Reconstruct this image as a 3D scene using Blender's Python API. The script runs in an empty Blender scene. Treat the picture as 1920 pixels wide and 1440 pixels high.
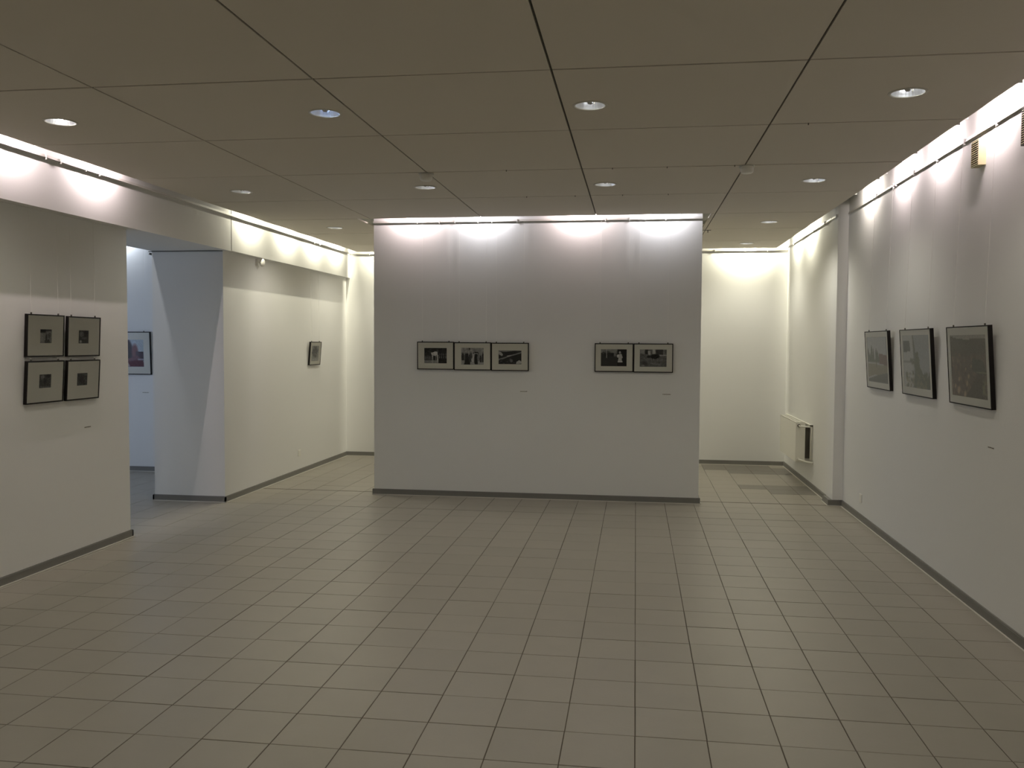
import bpy, bmesh, math, random
import numpy as np
from mathutils import Vector, Matrix, Euler

random.seed(7)
SC = bpy.context.scene
COL = SC.collection

# ------------------------------------------------------------------ camera
F_PX, YAW, PITCH, ROLL, CAM_H = 1639.25, 0.1404, -0.0466, 0.0054, 1.6643
cyw, syw, cp, sp, cr, sr = (math.cos(YAW), math.sin(YAW), math.cos(PITCH), math.sin(PITCH), math.cos(ROLL), math.sin(ROLL))
fw = Vector((-syw * cp, cyw * cp, sp)); r0 = Vector((cyw, syw, 0)); u0 = r0.cross(fw)
rt = cr * r0 + sr * u0; up = -sr * r0 + cr * u0
cam_d = bpy.data.cameras.new('camera'); cam = bpy.data.objects.new('camera', cam_d); COL.objects.link(cam)
M = Matrix((rt, up, -fw)).transposed().to_4x4(); M.translation = Vector((0, 0, CAM_H)); cam.matrix_world = M
cam_d.sensor_width = 36; cam_d.lens = F_PX / 1920 * 36; cam_d.clip_start = .05; cam_d.clip_end = 100
SC.camera = cam

# ------------------------------------------------------------------ world, exposure
w = bpy.data.worlds.new('world'); SC.world = w; w.use_nodes = True
w.node_tree.nodes['Background'].inputs[0].default_value = (0.55, 0.68, 1.0, 1)
w.node_tree.nodes['Background'].inputs[1].default_value = 0.6
SC.view_settings.view_transform = 'Standard'; SC.view_settings.look = 'None'
SC.view_settings.exposure = -0.07; SC.view_settings.gamma = 1.0; SC.view_settings.use_curve_mapping = False
SC.cycles.use_denoising = True
SC.cycles.max_bounces = 10; SC.cycles.diffuse_bounces = 8; SC.cycles.glossy_bounces = 4
SC.cycles.transparent_max_bounces = 8
SC.cycles.caustics_reflective = False; SC.cycles.caustics_refractive = False
SC.cycles.sample_clamp_indirect = 3.0

LAMP_W = 19.0
DOWN_W = 3.6
DOWN_C = (1.0, .95, .79)
#          # power of one cove lamp
TILT = 84               # lamps face the wall, a little downward
WARM = (1.0, 0.95, 0.74); NEUT = (1.0, 0.89, 0.80); PINK = (1.0, 0.83, 0.83); COOL = (0.93, 0.91, 0.97)

# ------------------------------------------------------------------ room numbers (metres)
H = 2.955                       # suspended ceiling, lower face
ZT = 3.36                       # slab above it
XR, XRF, XPIL = 2.135, 2.035, 2.033
YB = 12.345
XLN, XL2, XBAND = -4.24, -4.20, -4.14
YP = 9.24
Y0 = -3.2
EDGE_L, EDGE_R, EDGE_B = -3.96, 1.845, 12.14
RZ = 2.965

# ------------------------------------------------------------------ materials
def mat(name, col, rough=.6, metal=0, spec=.5, bump=None, noise=None, emit=None, rnd=None):
    m = bpy.data.materials.new(name); m.use_nodes = True
    nt = m.node_tree; b = nt.nodes['Principled BSDF']
    b.inputs['Base Color'].default_value = (*col, 1); b.inputs['Roughness'].default_value = rough
    b.inputs['Metallic'].default_value = metal; b.inputs['Specular IOR Level'].default_value = spec
    tc = nt.nodes.new('ShaderNodeTexCoord')
    src = None
    if noise:
        sc_, amt = noise
        n = nt.nodes.new('ShaderNodeTexNoise'); n.inputs['Scale'].default_value = sc_; n.inputs['Detail'].default_value = 5
        geo = nt.nodes.new('ShaderNodeNewGeometry')
        nt.links.new(geo.outputs['Position'], n.inputs['Vector'])
        mx = nt.nodes.new('ShaderNodeMix'); mx.data_type = 'RGBA'
        mx.inputs[6].default_value = (*[c * (1 - amt) for c in col], 1); mx.inputs[7].default_value = (*[min(1, c * (1 + amt)) for c in col], 1)
        nt.links.new(n.outputs['Fac'], mx.inputs[0]); src = mx.outputs[2]
    if rnd:
        kind, amt = rnd
        if kind == 'object':
            r = nt.nodes.new('ShaderNodeObjectInfo').outputs['Random']
        else:
            r = nt.nodes.new('ShaderNodeNewGeometry').outputs['Random Per Island']
        mr = nt.nodes.new('ShaderNodeMapRange'); mr.inputs[3].default_value = 1 - amt; mr.inputs[4].default_value = 1 + amt
        nt.links.new(r, mr.inputs[0])
        vm = nt.nodes.new('ShaderNodeVectorMath'); vm.operation = 'SCALE'
        if src: nt.links.new(src, vm.inputs[0])
        else: vm.inputs[0].default_value = col
        nt.links.new(mr.outputs[0], vm.inputs['Scale']); src = vm.outputs[0]
    if src: nt.links.new(src, b.inputs['Base Color'])
    if bump:
        sc_, st = bump
        n = nt.nodes.new('ShaderNodeTexNoise'); n.inputs['Scale'].default_value = sc_; n.inputs['Detail'].default_value = 4
        geo = nt.nodes.new('ShaderNodeNewGeometry'); nt.links.new(geo.outputs['Position'], n.inputs['Vector'])
        bp = nt.nodes.new('ShaderNodeBump'); bp.inputs['Strength'].default_value = st; bp.inputs['Distance'].default_value = .002
        nt.links.new(n.outputs['Fac'], bp.inputs['Height']); nt.links.new(bp.outputs[0], b.inputs['Normal'])
    if emit:
        b.inputs['Emission Color'].default_value = (*emit[0], 1); b.inputs['Emission Strength'].default_value = emit[1]
    return m

M_WALL = mat('wall_paint', (.80, .80, .785), .75, spec=.25, bump=(220, .35), noise=(1.3, .012))
M_CEIL = mat('ceiling_board', (.72, .675, .60), .85, spec=.2, bump=(160, .2), noise=(2.2, .015), rnd=('object', .012))
M_DARK = mat('dark_gap', (.10, .09, .07), .8)
M_SLAB = mat('plenum_concrete', (.55, .54, .52), .9)
TC = (.335, .312, .262)
M_TILE = mat('floor_tile', TC, .36, spec=.5, bump=(60, .12), noise=(6, .05), rnd=('object', .035))
M_TILEJ = mat('floor_tile_far', TC, .36, spec=.5, bump=(60, .12), noise=(6, .05), rnd=('island', .035))
M_TILED = mat('floor_tile_dark', tuple(c * .6 for c in TC), .42, spec=.5, noise=(6, .05), rnd=('object', .035))
M_GROUT = mat('grout', (.10, .083, .062), .9, noise=(5, .3))
M_BASE = mat('baseboard_grey', (.19, .185, .17), .5, noise=(9, .06))
M_CAULK = mat('floor_seal', (.62, .60, .54), .6)
M_RAIL = mat('rail_metal', (.68, .66, .62), .5)
M_FRAME = mat('black_wood', (.009, .007, .006), .6, spec=.25)
M_MATB = mat('mat_board', (.94, .925, .86), .9, spec=.15, bump=(500, .1))
M_WIRE = mat('clear_cord', (.85, .84, .8), .3)
M_HOOK = mat('hook_metal', (.14, .13, .11), .4, metal=.6)
M_WHITE = mat('white_plastic', (.82, .81, .76), .4)
M_ENAMEL = mat('radiator_enamel', (.84, .83, .75), .35)
M_CREAM = mat('cream_plastic', (.72, .64, .40), .5)
M_REFL = mat('reflector_metal', (.86, .87, .88), .34, metal=1)
M_TRIM = mat('downlight_trim', (.62, .60, .54), .5)
M_HOUS = mat('lamp_housing', (.7, .7, .68), .6)
M_INK = mat('ink', (.12, .11, .10), .8)
M_CARD = mat('label_card', (.66, .65, .60), .8)
M_BRICKSKY = None

def glass_mat():
    m = bpy.data.materials.new('picture_glass'); m.use_nodes = True; nt = m.node_tree
    nt.nodes.clear(); out = nt.nodes.new('ShaderNodeOutputMaterial')
    mx = nt.nodes.new('ShaderNodeMixShader'); tr = nt.nodes.new('ShaderNodeBsdfTransparent'); gl = nt.nodes.new('ShaderNodeBsdfGlossy')
    gl.inputs['Roughness'].default_value = .03; tr.inputs[0].default_value = (.98, .985, .98, 1)
    fr = nt.nodes.new('ShaderNodeFresnel'); fr.inputs[0].default_value = 1.22
    nt.links.new(fr.outputs[0], mx.inputs[0]); nt.links.new(tr.outputs[0], mx.inputs[1]); nt.links.new(gl.outputs[0], mx.inputs[2])
    nt.links.new(mx.outputs[0], out.inputs[0]); return m
M_GLASS = glass_mat()
def print_mat():
    m = bpy.data.materials.new('photo_print'); m.use_nodes = True; nt = m.node_tree; b = nt.nodes['Principled BSDF']
    a = nt.nodes.new('ShaderNodeAttribute'); a.attribute_name = 'ink'
    nt.links.new(a.outputs['Color'], b.inputs['Base Color']); b.inputs['Roughness'].default_value = .6
    return m
M_PRINT = print_mat()
def emis(name, col, s):
    m = bpy.data.materials.new(name); m.use_nodes = True; nt = m.node_tree; nt.nodes.clear()
    o = nt.nodes.new('ShaderNodeOutputMaterial'); e = nt.nodes.new('ShaderNodeEmission')
    e.inputs[0].default_value = (*col, 1); e.inputs[1].default_value = s; nt.links.new(e.outputs[0], o.inputs[0]); return m
M_TUBE = emis('lamp_tube_glow', (1, .95, .86), 6)
M_BULB = emis('lit_bulb', (1, .96, .95), 30)
M_BULBW = mat('unlit_bulb', (.55, .55, .55), .3)

# ------------------------------------------------------------------ mesh helpers
def box(bm, x0, x1, y0, y1, z0, z1):
    v = [bm.verts.new(p) for p in ((x0, y0, z0), (x1, y0, z0), (x1, y1, z0), (x0, y1, z0), (x0, y0, z1), (x1, y0, z1), (x1, y1, z1), (x0, y1, z1))]
    for f in ((3, 2, 1, 0), (4, 5, 6, 7), (0, 1, 5, 4), (1, 2, 6, 5), (2, 3, 7, 6), (3, 0, 4, 7)): bm.faces.new([v[i] for i in f])
def boxes(*bs):
    bm = bmesh.new()
    for b in bs: box(bm, *b)
    return bm
def bevel(bm, off, seg=2):
    bmesh.ops.bevel(bm, geom=list(bm.edges), offset=off, segments=seg, affect='EDGES', profile=.6); return bm
def tube(bm, pts, r, n=8, caps=True):
    pts = [Vector(p) for p in pts]; rings = []
    for i, p in enumerate(pts):
        d = (pts[min(i + 1, len(pts) - 1)] - pts[max(i - 1, 0)]).normalized()
        a = d.cross(Vector((0, 0, 1)) if abs(d.z) < .9 else Vector((1, 0, 0))).normalized(); b = d.cross(a)
        rings.append([bm.verts.new(p + r * (math.cos(2 * math.pi * k / n) * a + math.sin(2 * math.pi * k / n) * b)) for k in range(n)])
    for i in range(len(rings) - 1):
        for k in range(n): bm.faces.new((rings[i][k], rings[i][(k + 1) % n], rings[i + 1][(k + 1) % n], rings[i + 1][k]))
    if caps: bm.faces.new(rings[0][::-1]); bm.faces.new(rings[-1])
    return bm
def lathe(bm, prof, n=40, axis='z', close=False):
    rings = []
    for r, z in prof:
        if r < 1e-5: rings.append([bm.verts.new((0, 0, z))])
        else: rings.append([bm.verts.new((r * math.cos(2 * math.pi * k / n), r * math.sin(2 * math.pi * k / n), z)) for k in range(n)])
    for a, b in zip(rings, rings[1:]):
        for k in range(n):
            k2 = (k + 1) % n
            q = [a[k % len(a)], a[k2 % len(a)], b[k2 % len(b)], b[k % len(b)]]
            q2 = []
            for v in q:
                if v not in q2: q2.append(v)
            if len(q2) > 2: bm.faces.new(q2)
    return bm
def mesh(name, bm, m, smooth=False):
    bmesh.ops.recalc_face_normals(bm, faces=bm.faces); me = bpy.data.meshes.new(name); bm.to_mesh(me); bm.free()
    for mm in (m if isinstance(m, (list, tuple)) else [m]): me.materials.append(mm)
    if smooth:
        for p in me.polygons: p.use_smooth = True
    return me
def obj(name, bm, m, parent=None, loc=(0, 0, 0), rot=(0, 0, 0), smooth=False, **kw):
    me = bm if isinstance(bm, bpy.types.Mesh) else mesh(name, bm, m, smooth)
    o = bpy.data.objects.new(name, me); COL.objects.link(o); o.location = loc; o.rotation_euler = rot
    if parent: o.parent = parent
    for k, v in kw.items(): o[k] = v
    return o
def empty(name, loc, rot=(0, 0, 0), **kw):
    o = bpy.data.objects.new(name, None); COL.objects.link(o); o.location = loc; o.rotation_euler = rot; o.empty_display_size = .1
    for k, v in kw.items(): o[k] = v
    return o
def struct(name, bm, m, **kw): return obj(name, bm, m, kind='structure', **kw)
def centred(bs):
    """boxes given in world metres -> bmesh around its base centre + that location"""
    x0 = min(b[0] for b in bs); x1 = max(b[1] for b in bs); y0 = min(b[2] for b in bs); y1 = max(b[3] for b in bs); z0 = min(b[4] for b in bs)
    c = ((x0 + x1) / 2, (y0 + y1) / 2, z0)
    return boxes(*[(a - c[0], b - c[0], d - c[1], e - c[1], f - c[2], g - c[2]) for a, b, d, e, f, g in bs]), c

def area(loc, rot, sx, sy, power, col, spread=math.pi, name='lamp_light'):
    l = bpy.data.lights.new(name, 'AREA'); l.shape = 'RECTANGLE'; l.size = sx; l.size_y = sy; l.energy = power; l.color = col; l.spread = spread
    o = bpy.data.objects.new(name, l); COL.objects.link(o); o.location = loc; o.rotation_euler = rot; return o

# ------------------------------------------------------------------ structure: walls
XS = -9.2                      # far side of the side room
struct('wall_right', boxes((XR, XR + .25, Y0, 9.37, 0, ZT), (XPIL, XR + .25, 9.37, 9.66, 0, ZT), (XRF, XR + .25, 9.66, YB, 0, ZT)), M_WALL)
struct('wall_back', boxes((-4.98, XR + .25, YB, YB + .2, 0, ZT)), M_WALL)
struct('wall_rear', boxes((XLN - .74, XR + .25, Y0 - .2, Y0, 0, ZT)), M_WALL)
struct('wall_left', boxes((-4.98, XLN, Y0, 6.85, 0, ZT), (-4.98, XL2, 8.5, YB, 0, ZT), (-4.98, XLN, 6.85, 8.5, 2.6, ZT)), M_WALL)
band = struct('trim_1', boxes((XLN, XBAND, Y0, 8.565, 2.597, ZT), (XLN, XBAND, 8.58, YB, 2.60, ZT), (XLN, XBAND - .012, 8.565, 8.58, 2.6, ZT)), M_WALL)
struct('trim_3', boxes((XPIL - .030, XPIL, 9.37, 9.64, 0, .06)), M_BASE)
struct('wall_partition', boxes((-2.828, .664, YP, YP + .16, 0, ZT)), M_WALL)
# side room beyond the opening
struct('wall_side_room_back', boxes((XS, -4.98, 10.385, 10.6, 0, ZT)), M_WALL)
struct('wall_side_room_front', boxes((XS, -4.98, 3.8, 4.0, 0, ZT)), M_WALL)
wy0, wy1, wz0, wz1 = 5.0, 9.0, .9, 2.5
struct('wall_side_room_far', boxes((XS - .25, XS, 3.8, wy0, 0, ZT), (XS - .25, XS, wy1, 10.6, 0, ZT), (XS - .25, XS, wy0, wy1, 0, wz0), (XS - .25, XS, wy0, wy1, wz1, ZT)), M_WALL)
wf = [(XS - .12, XS - .06, wy0, wy1, wz0, wz0 + .06), (XS - .12, XS - .06, wy0, wy1, wz1 - .06, wz1)]
for k in range(5):
    yy = wy0 + .03 + k * (wy1 - wy0 - .06) / 4; wf.append((XS - .12, XS - .06, yy - .03, yy + .03, wz0, wz1))
win = struct('window_1', boxes(*wf), M_WHITE)
for k in range(4):
    ya = wy0 + .06 + k * (wy1 - wy0 - .06) / 4; yb_ = ya + (wy1 - wy0 - .06) / 4 - .06
    bm = bmesh.new(); bm.faces.new([bm.verts.new(p) for p in ((XS - .09, ya, wz0 + .06), (XS - .09, yb_, wz0 + .06), (XS - .09, yb_, wz1 - .06), (XS - .09, ya, wz1 - .06))])
    gm = bpy.data.meshes.new('pane'); bm.to_mesh(gm); bm.free(); gm.materials.append(M_GLASS); obj('pane', gm, None, win)

# baseboards: grey profile, pale seal at its foot
def baseboard(name, runs):
    """runs: (x0,y0,x1,y1,nx,ny) along the wall foot, n = direction into the room"""
    bm = bmesh.new(); bs = bmesh.new()
    for x0, y0, x1, y1, nx, ny in runs:
        for b, d, z0, z1 in ((bm, .016, .006, .056), (bm, .011, .056, .062), (bs, .027, 0.0005, .0065)):
            if nx: xa, xb = sorted((x0, x0 + nx * d)); box(b, xa, xb, min(y0, y1), max(y0, y1), z0, z1)
            else: ya, yb = sorted((y0, y0 + ny * d)); box(b, min(x0, x1), max(x0, x1), ya, yb, z0, z1)
    o = struct(name, bm, M_BASE); obj('floor_seal', bs, M_CAULK, o); return o
baseboard('baseboard_right', [(XR, Y0, XR, 9.354, -1, 0), (XR, 9.37, XPIL - .046, 9.37, 0, -1), (XPIL - .030, 9.37, XPIL - .030, 9.64, -1, 0), (XRF, 9.66, XRF, YB, -1, 0)])
baseboard('baseboard_back', [(XL2, YB, XRF, YB, 0, -1)])
baseboard('baseboard_left', [(XLN, Y0, XLN, 6.866, 1, 0), (XLN + .016, 6.85, -4.98, 6.85, 0, 1), (XL2, 8.484, XL2, YB, 1, 0), (-4.996, 8.5, XL2 + .016, 8.5, 0, -1), (-4.98, 4.0, -4.98, 6.866, -1, 0), (-4.98, 8.484, -4.98, 10.37, -1, 0)])
baseboard('baseboard_partition', [(-2.844, YP, .68, YP, 0, -1), (-2.828, YP, -2.828, YP + .16, -1, 0), (.664, YP, .664, YP + .16, 1, 0), (-2.844, YP + .16, .68, YP + .16, 0, 1)])
baseboard('baseboard_side_room', [(XS, 10.385, -4.98, 10.385, 0, -1), (XS, 4.0, -4.98, 4.0, 0, 1), (XS, 4.0, XS, 10.385, 1, 0)])

# ------------------------------------------------------------------ floor: grout bed and tiles
floor = struct('floor', boxes((XS - .25, XR + .25, Y0 - .2, YB + .2, -.12, -.0025)), M_GROUT)
T, TX0, TY0, G = .3, .0156, 3.979, .0046
TY = .3009
def tile_bm(sx, sy, bm=None, cx=0, cy=0, dz=0):
    bm = bm or bmesh.new(); b = .0016; z0, z1 = -.006, dz
    hx, hy = sx / 2, sy / 2
    lo = [bm.verts.new((cx + a * hx, cy + c * hy, z0)) for a, c in ((-1, -1), (1, -1), (1, 1), (-1, 1))]
    mi = [bm.verts.new((cx + a * hx, cy + c * hy, z1 - b * .7)) for a, c in ((-1, -1), (1, -1), (1, 1), (-1, 1))]
    hi = [bm.verts.new((cx + a * (hx - b), cy + c * (hy - b), z1)) for a, c in ((-1, -1), (1, -1), (1, 1), (-1, 1))]
    bm.faces.new(hi)
    for k in range(4):
        j = (k + 1) % 4
        bm.faces.new((lo[k], lo[j], mi[j], mi[k])); bm.faces.new((mi[k], mi[j], hi[j], hi[k]))
    return bm
tile_me = mesh('tile', tile_bm(T - G, TY - G), M_TILE)
tile_dk = mesh('tile_dark', tile_bm(T - G, TY - G), M_TILED)
def in_room(x0, x1, y0, y1):
    """list of clipped rectangles of the cell that are real floor"""
    out = []
    for (a, b, c, d) in ((XLN, XR, Y0, 6.85), (-4.98, XR, 6.85, 8.5), (XL2, XR, 8.5, 9.37), (XL2, XPIL, 9.37, YB), (XS, -4.98, 4.0, 10.385)):
        u0, u1, v0, v1 = max(x0, a), min(x1, b), max(y0, c), min(y1, d)
        if u1 - u0 > .03 and v1 - v0 > .03: out.append((u0, u1, v0, v1))
    if len(out) > 1:   # merge pieces of one cell that touch
        A = (min(o[0] for o in out), max(o[1] for o in out), min(o[2] for o in out), max(o[3] for o in out))
        if abs(sum((o[1] - o[0]) * (o[3] - o[2]) for o in out) - (A[1] - A[0]) * (A[3] - A[2])) < .0008: out = [A]
    return out
def project(p):
    d = Vector(p) - Vector((0, 0, CAM_H)); z = d.dot(fw)
    if z < .2: return None
    return 960 + F_PX * d.dot(rt) / z, 720 - F_PX * d.dot(up) / z, z
cells = []
for i in range(-32, 9):
    for j in range(-26, 30):
        x0 = TX0 + T * i; y0 = TY0 + TY * j
        for k, (a, b, c, d) in enumerate(in_room(x0, x0 + T, y0, y0 + TY)):
            if a < -2.83 + .0 and False: continue
            pr = project(((a + b) / 2, (c + d) / 2, 0)); size = (b - a) * (d - c)
            hid = (a > -2.83 and b < .66 and c > YP)            # behind the partition: never seen
            vis = pr and -60 < pr[0] < 1980 and pr[1] < 1500 and not hid and not (b < -4.3 and c < 6.5)
            cells.append((size / pr[2] ** 2.5 if vis else -1, i, j, a, b, c, d))
cells.sort(key=lambda t: -t[0])
DARK_CELLS = {(3, 26), (3, 27), (4, 25), (4, 26), (4, 27), (5, 25), (5, 26), (5, 27), (4, 21), (5, 20), (5, 21), (6, 20), (6, 21), (6, 26), (6, 25)}  # cells whose tiles get the darker tone
far = bmesh.new(); n_ind = 0; fard = bmesh.new()
for (s, i, j, a, b, c, d) in cells:
    g = G / 2; sx, sy = b - a, d - c; cx, cy = (a + b) / 2, (c + d) / 2
    ux, uy = random.uniform(-.0006, .0006), random.uniform(-.0006, .0006); dz = random.uniform(-.0005, .0005)
    dark = (i, j) in DARK_CELLS
    if s > 0 and n_ind < 300:
        n_ind += 1
        full = abs(sx - T) < 1e-4 and abs(sy - TY) < 1e-4
        me = (tile_dk if dark else tile_me) if full else mesh('tile_cut', tile_bm(sx - G, sy - G), M_TILE)
        obj('tile', me, None, floor, (cx + ux, cy + uy, dz), (random.uniform(-.0012, .0012), random.uniform(-.0012, .0012), random.uniform(-.0008, .0008)))
    else: tile_bm(sx - G, sy - G, fard if dark else far, cx + ux, cy + uy, dz)
obj('distant_tiles', far, M_TILEJ, floor, kind='stuff')
for o in [obj('dark_tiles', fard, M_TILED, floor)]: o['kind'] = 'stuff'; o['label'] = 'darker floor tiles near the back right corner'

# ------------------------------------------------------------------ ceiling: slab, panels, runners
ceil = struct('ceiling', boxes((XS - .25, XR + .25, Y0 - .2, YB + .2, ZT, ZT + .15)), M_SLAB)
CX0, CY0, CS, CT = -.412, 4.178, 1.1755, 1.181
DL = [(-3.378, 4.80, 'lit'), (-1.752, 4.80, 'blue'), (-.262, 4.82, ''), (1.362, 4.775, ''), (-3.378, 7.185, ''), (-1.75, 7.165, ''), (-.262, 7.195, ''), (1.370, 7.195, ''), (-3.378, 9.555, ''), (1.372, 9.56, ''), (1.383, 11.55, ''), (-3.378, 11.56, 'h'), (-1.75, 11.56, 'h'), (-.262, 11.56, 'h')] + [(x, y, 'c') for y in (2.42, .03) for x in (-3.378, -1.75, -.262, 1.37)]
HR = .083
OPEN = (-2.90, .715, CY0 + 4 * CT, 9.66)
def rect_minus(r, o):
    x0, x1, y0, y1 = r; a, b, c, d = o
    if a >= x1 or b <= x0 or c >= y1 or d <= y0: return [r]
    out = []
    if a > x0: out.append((x0, a, y0, y1)); x0 = a
    if b < x1: out.append((b, x1, y0, y1)); x1 = b
    if c > y0: out.append((x0, x1, y0, c))
    if d < y1: out.append((x0, x1, d, y1))
    return [q for q in out if q[1] - q[0] > .02 and q[3] - q[2] > .02]
def panel_bm(x0, x1, y0, y1, hole=None, th=.014):
    bm = bmesh.new()
    if not hole: box(bm, x0, x1, y0, y1, 0, th); return bm
    hx, hy = hole; n = 40; corners = [(x0, y0), (x1, y0), (x1, y1), (x0, y1)]
    for z in (0, th):
        ring = []; outer = []
        for k in range(n):
            a = 2 * math.pi * k / n + math.pi / n; c, s = math.cos(a), math.sin(a)
            ring.append(bm.verts.new((hx + HR * c, hy + HR * s, z)))
            t = min([(x1 - hx) / c if c > 1e-9 else 9e9, (x0 - hx) / c if c < -1e-9 else 9e9, (y1 - hy) / s if s > 1e-9 else 9e9, (y0 - hy) / s if s < -1e-9 else 9e9])
            outer.append((hx + t * c, hy + t * s))
        ov = [bm.verts.new((*p, z)) for p in outer]
        cv = [bm.verts.new((*p, z)) for p in corners]
        for k in range(n):
            j = (k + 1) % n; p, q = outer[k], outer[j]; poly = [ring[k], ov[k]]
            if abs(p[0] - q[0]) > 1e-6 and abs(p[1] - q[1]) > 1e-6:
                cc = min(range(4), key=lambda m_: abs(corners[m_][0] - p[0]) + abs(corners[m_][1] - p[1]) + abs(corners[m_][0] - q[0]) + abs(corners[m_][1] - q[1])); poly.append(cv[cc])
            poly += [ov[j], ring[j]]; bm.faces.new(poly)
        if z == 0: r0_ = ring; o0 = ov; c0_ = cv
        else:
            for k in range(n): bm.faces.new((r0_[k], ring[k], ring[(k + 1) % n], r0_[(k + 1) % n]))
            for k in range(4): bm.faces.new((c0_[k], cv[k], cv[(k + 1) % 4], c0_[(k + 1) % 4]))
    return bm
gx, gy = .0055, .007
for a in range(-3, 2):
    for b in range(-7, 8):
        x0, x1 = CX0 + a * CS, CX0 + (a + 1) * CS; y0, y1 = CY0 + b * CT, CY0 + (b + 1) * CT
        if a == -3: x0 = EDGE_L - gx
        if a == 1: x1 = EDGE_R + gx
        if b == -7: y0 = Y0 - gy
        if y1 <= Y0 + .05: continue
        y0 = max(y0, Y0 - gy)
        if b == 6: y1 = EDGE_B + gy
        if b == 7: continue
        for q in rect_minus((x0, x1, y0, y1), OPEN):
            u0_, u1_, v0, v1 = q[0] + gx, q[1] - gx, q[2] + gy, q[3] - gy
            hole = next(((hx, hy) for hx, hy, _ in DL if u0_ + HR < hx < u1_ - HR and v0 + HR < hy < v1 - HR), None)
            cxp, cyp = (u0_ + u1_) / 2, (v0 + v1) / 2
            bm = panel_bm(u0_ - cxp, u1_ - cxp, v0 - cyp, v1 - cyp, (hole[0] - cxp, hole[1] - cyp) if hole else None)
            obj('ceiling_panel', bm, M_CEIL, ceil, (cxp, cyp, H + random.uniform(0, .0012)), (random.uniform(-.0006, .0006), random.uniform(-.0006, .0006), 0))
# metal runners above the joints (seen as the dark lines)
for a in range(-2, 2):
    x = CX0 + a * CS
    segs = [(Y0, OPEN[2] - .01), (OPEN[3] + .01, EDGE_B)] if OPEN[0] < x < OPEN[1] else [(Y0, EDGE_B)]
    for y0, y1 in segs:
        bm = boxes((-.02, .02, -(y1 - y0) / 2, (y1 - y0) / 2, 0, .012), (-.0015, .0015, -(y1 - y0) / 2, (y1 - y0) / 2, -.012, 0))
        obj('grid_runner', bm, [M_DARK], ceil, (x, (y0 + y1) / 2, H + .0165))
for b in range(-6, 7):
    y = CY0 + b * CT
    if y < Y0 or y > EDGE_B: continue
    obj('cross_runner', boxes((-(EDGE_R - EDGE_L) / 2, (EDGE_R - EDGE_L) / 2, -.015, .015 if b != 4 else .002, 0, .01)), M_DARK, ceil, ((EDGE_L + EDGE_R) / 2, y - (.003 if b == 4 else 0), H + .0295))
for x, y in [(-.973, 6.52), (-.186, 6.53), (.21, 6.53), (-.966, 7.70), (-.54, 7.70), (-.13, 7.70), (.26, 7.70), (.98, 5.35), (.69, 6.53), (.43, 8.9)]:
    obj('clip', boxes((-.0025, .0025, -.004, .004, -.011, 0)), M_HOOK, ceil, (x, y, H))
# side room ceiling
struct('ceiling_side_room', boxes((XS, -5.2, 4.0, 10.1, H, H + .014)), M_CEIL)

# dark gap with a loose bracket right of the partition
t = obj('ceiling_bracket', boxes((-.075, .035, -.008, .008, -.004, 0), (-.004, .004, -.008, .0, -.03, 0)), [M_HOOK], None, (.79, 10.17, H))
t['label'] = 'small dark metal bracket under the ceiling just right of the partition'; t['category'] = 'bracket'

# ------------------------------------------------------------------ rails
def rail(label, p0, p1, n, z, hooks):
    """extruded rail on a wall from p0 to p1, n = outward direction"""
    p0, p1 = Vector(p0), Vector(p1); d = p1 - p0; L = d.length; mid = (p0 + p1) / 2
    ang = math.atan2(d.y, d.x)
    side = 1 if Vector((-d.y, d.x)).dot(Vector(n)) > 0 else -1
    ys = sorted((0, side * .009)); y2 = sorted((side * .008, side * .0145))
    bm = boxes((-L / 2, L / 2, ys[0], ys[1], -.009, .012), (-L / 2, L / 2, y2[0], y2[1], -.009, -.004))
    o = obj('picture_rail', bm, M_RAIL, None, (mid.x, mid.y, z), (0, 0, ang)); o['label'] = label; o['category'] = 'rail'
    for h in hooks:
        obj('rail_hook', boxes((-.003, .003, min(0, side * .019), max(0, side * .019), -.022, .017)), M_HOUS, o, (h - L / 2, 0, 0))
    return o
RF = [(8.035, .73), (6.965, .73), (5.915, .71)]
rail('long metal picture rail at the top of the near right wall', (XR, Y0), (XR, 9.35), (-1, 0), 3.005,
     sorted([yc - Y0 + s * .26 for yc, w_ in RF for s in (-1, 1)] + [9.9, 10.9, 11.6, 7.6]))
rail('short metal picture rail on the right wall beyond the pilaster', (XRF, 9.68), (XRF, YB), (-1, 0), 2.99, [.3, .9, 1.6, 2.2])
rail('stub of picture rail turning around the pilaster corner', (XPIL, 9.37), (XPIL, 9.65), (-1, 0), 2.985, [.04])
rail('metal picture rail across the top of the central partition', (-2.83, YP), (.664, YP), (0, -1), 2.962, [.49, .73, .90, 1.15, 1.3, 1.57, 2.5, 2.75, 2.91, 3.12])
rail('metal picture rail along the beam above the left wall', (XBAND, Y0), (XBAND, YB), (1, 0), 2.962, sorted([5.7 - Y0, 5.86 - Y0, 6.15 - Y0, 6.32 - Y0, 10.9 - Y0, 11.1 - Y0, 4.9 - Y0]))
rail('metal picture rail at the top of the back wall', (XBAND, YB), (XRF, YB), (0, -1), 2.952, [.3, 5.2, 5.6, 5.9])
rl = rail('end of a dark picture rail on the side room wall behind the pillar', (-5.0, 8.5), (-4.99, 10.38), (-1, 0), 2.57, []); rl.data.materials[0] = M_HOOK
struct('shadow_gap_strip', boxes((-5.01, -4.2, 8.488, 8.5, 2.588, 2.598)), M_BASE)  # dark strip standing in for the shadow gap above the pillar

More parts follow.
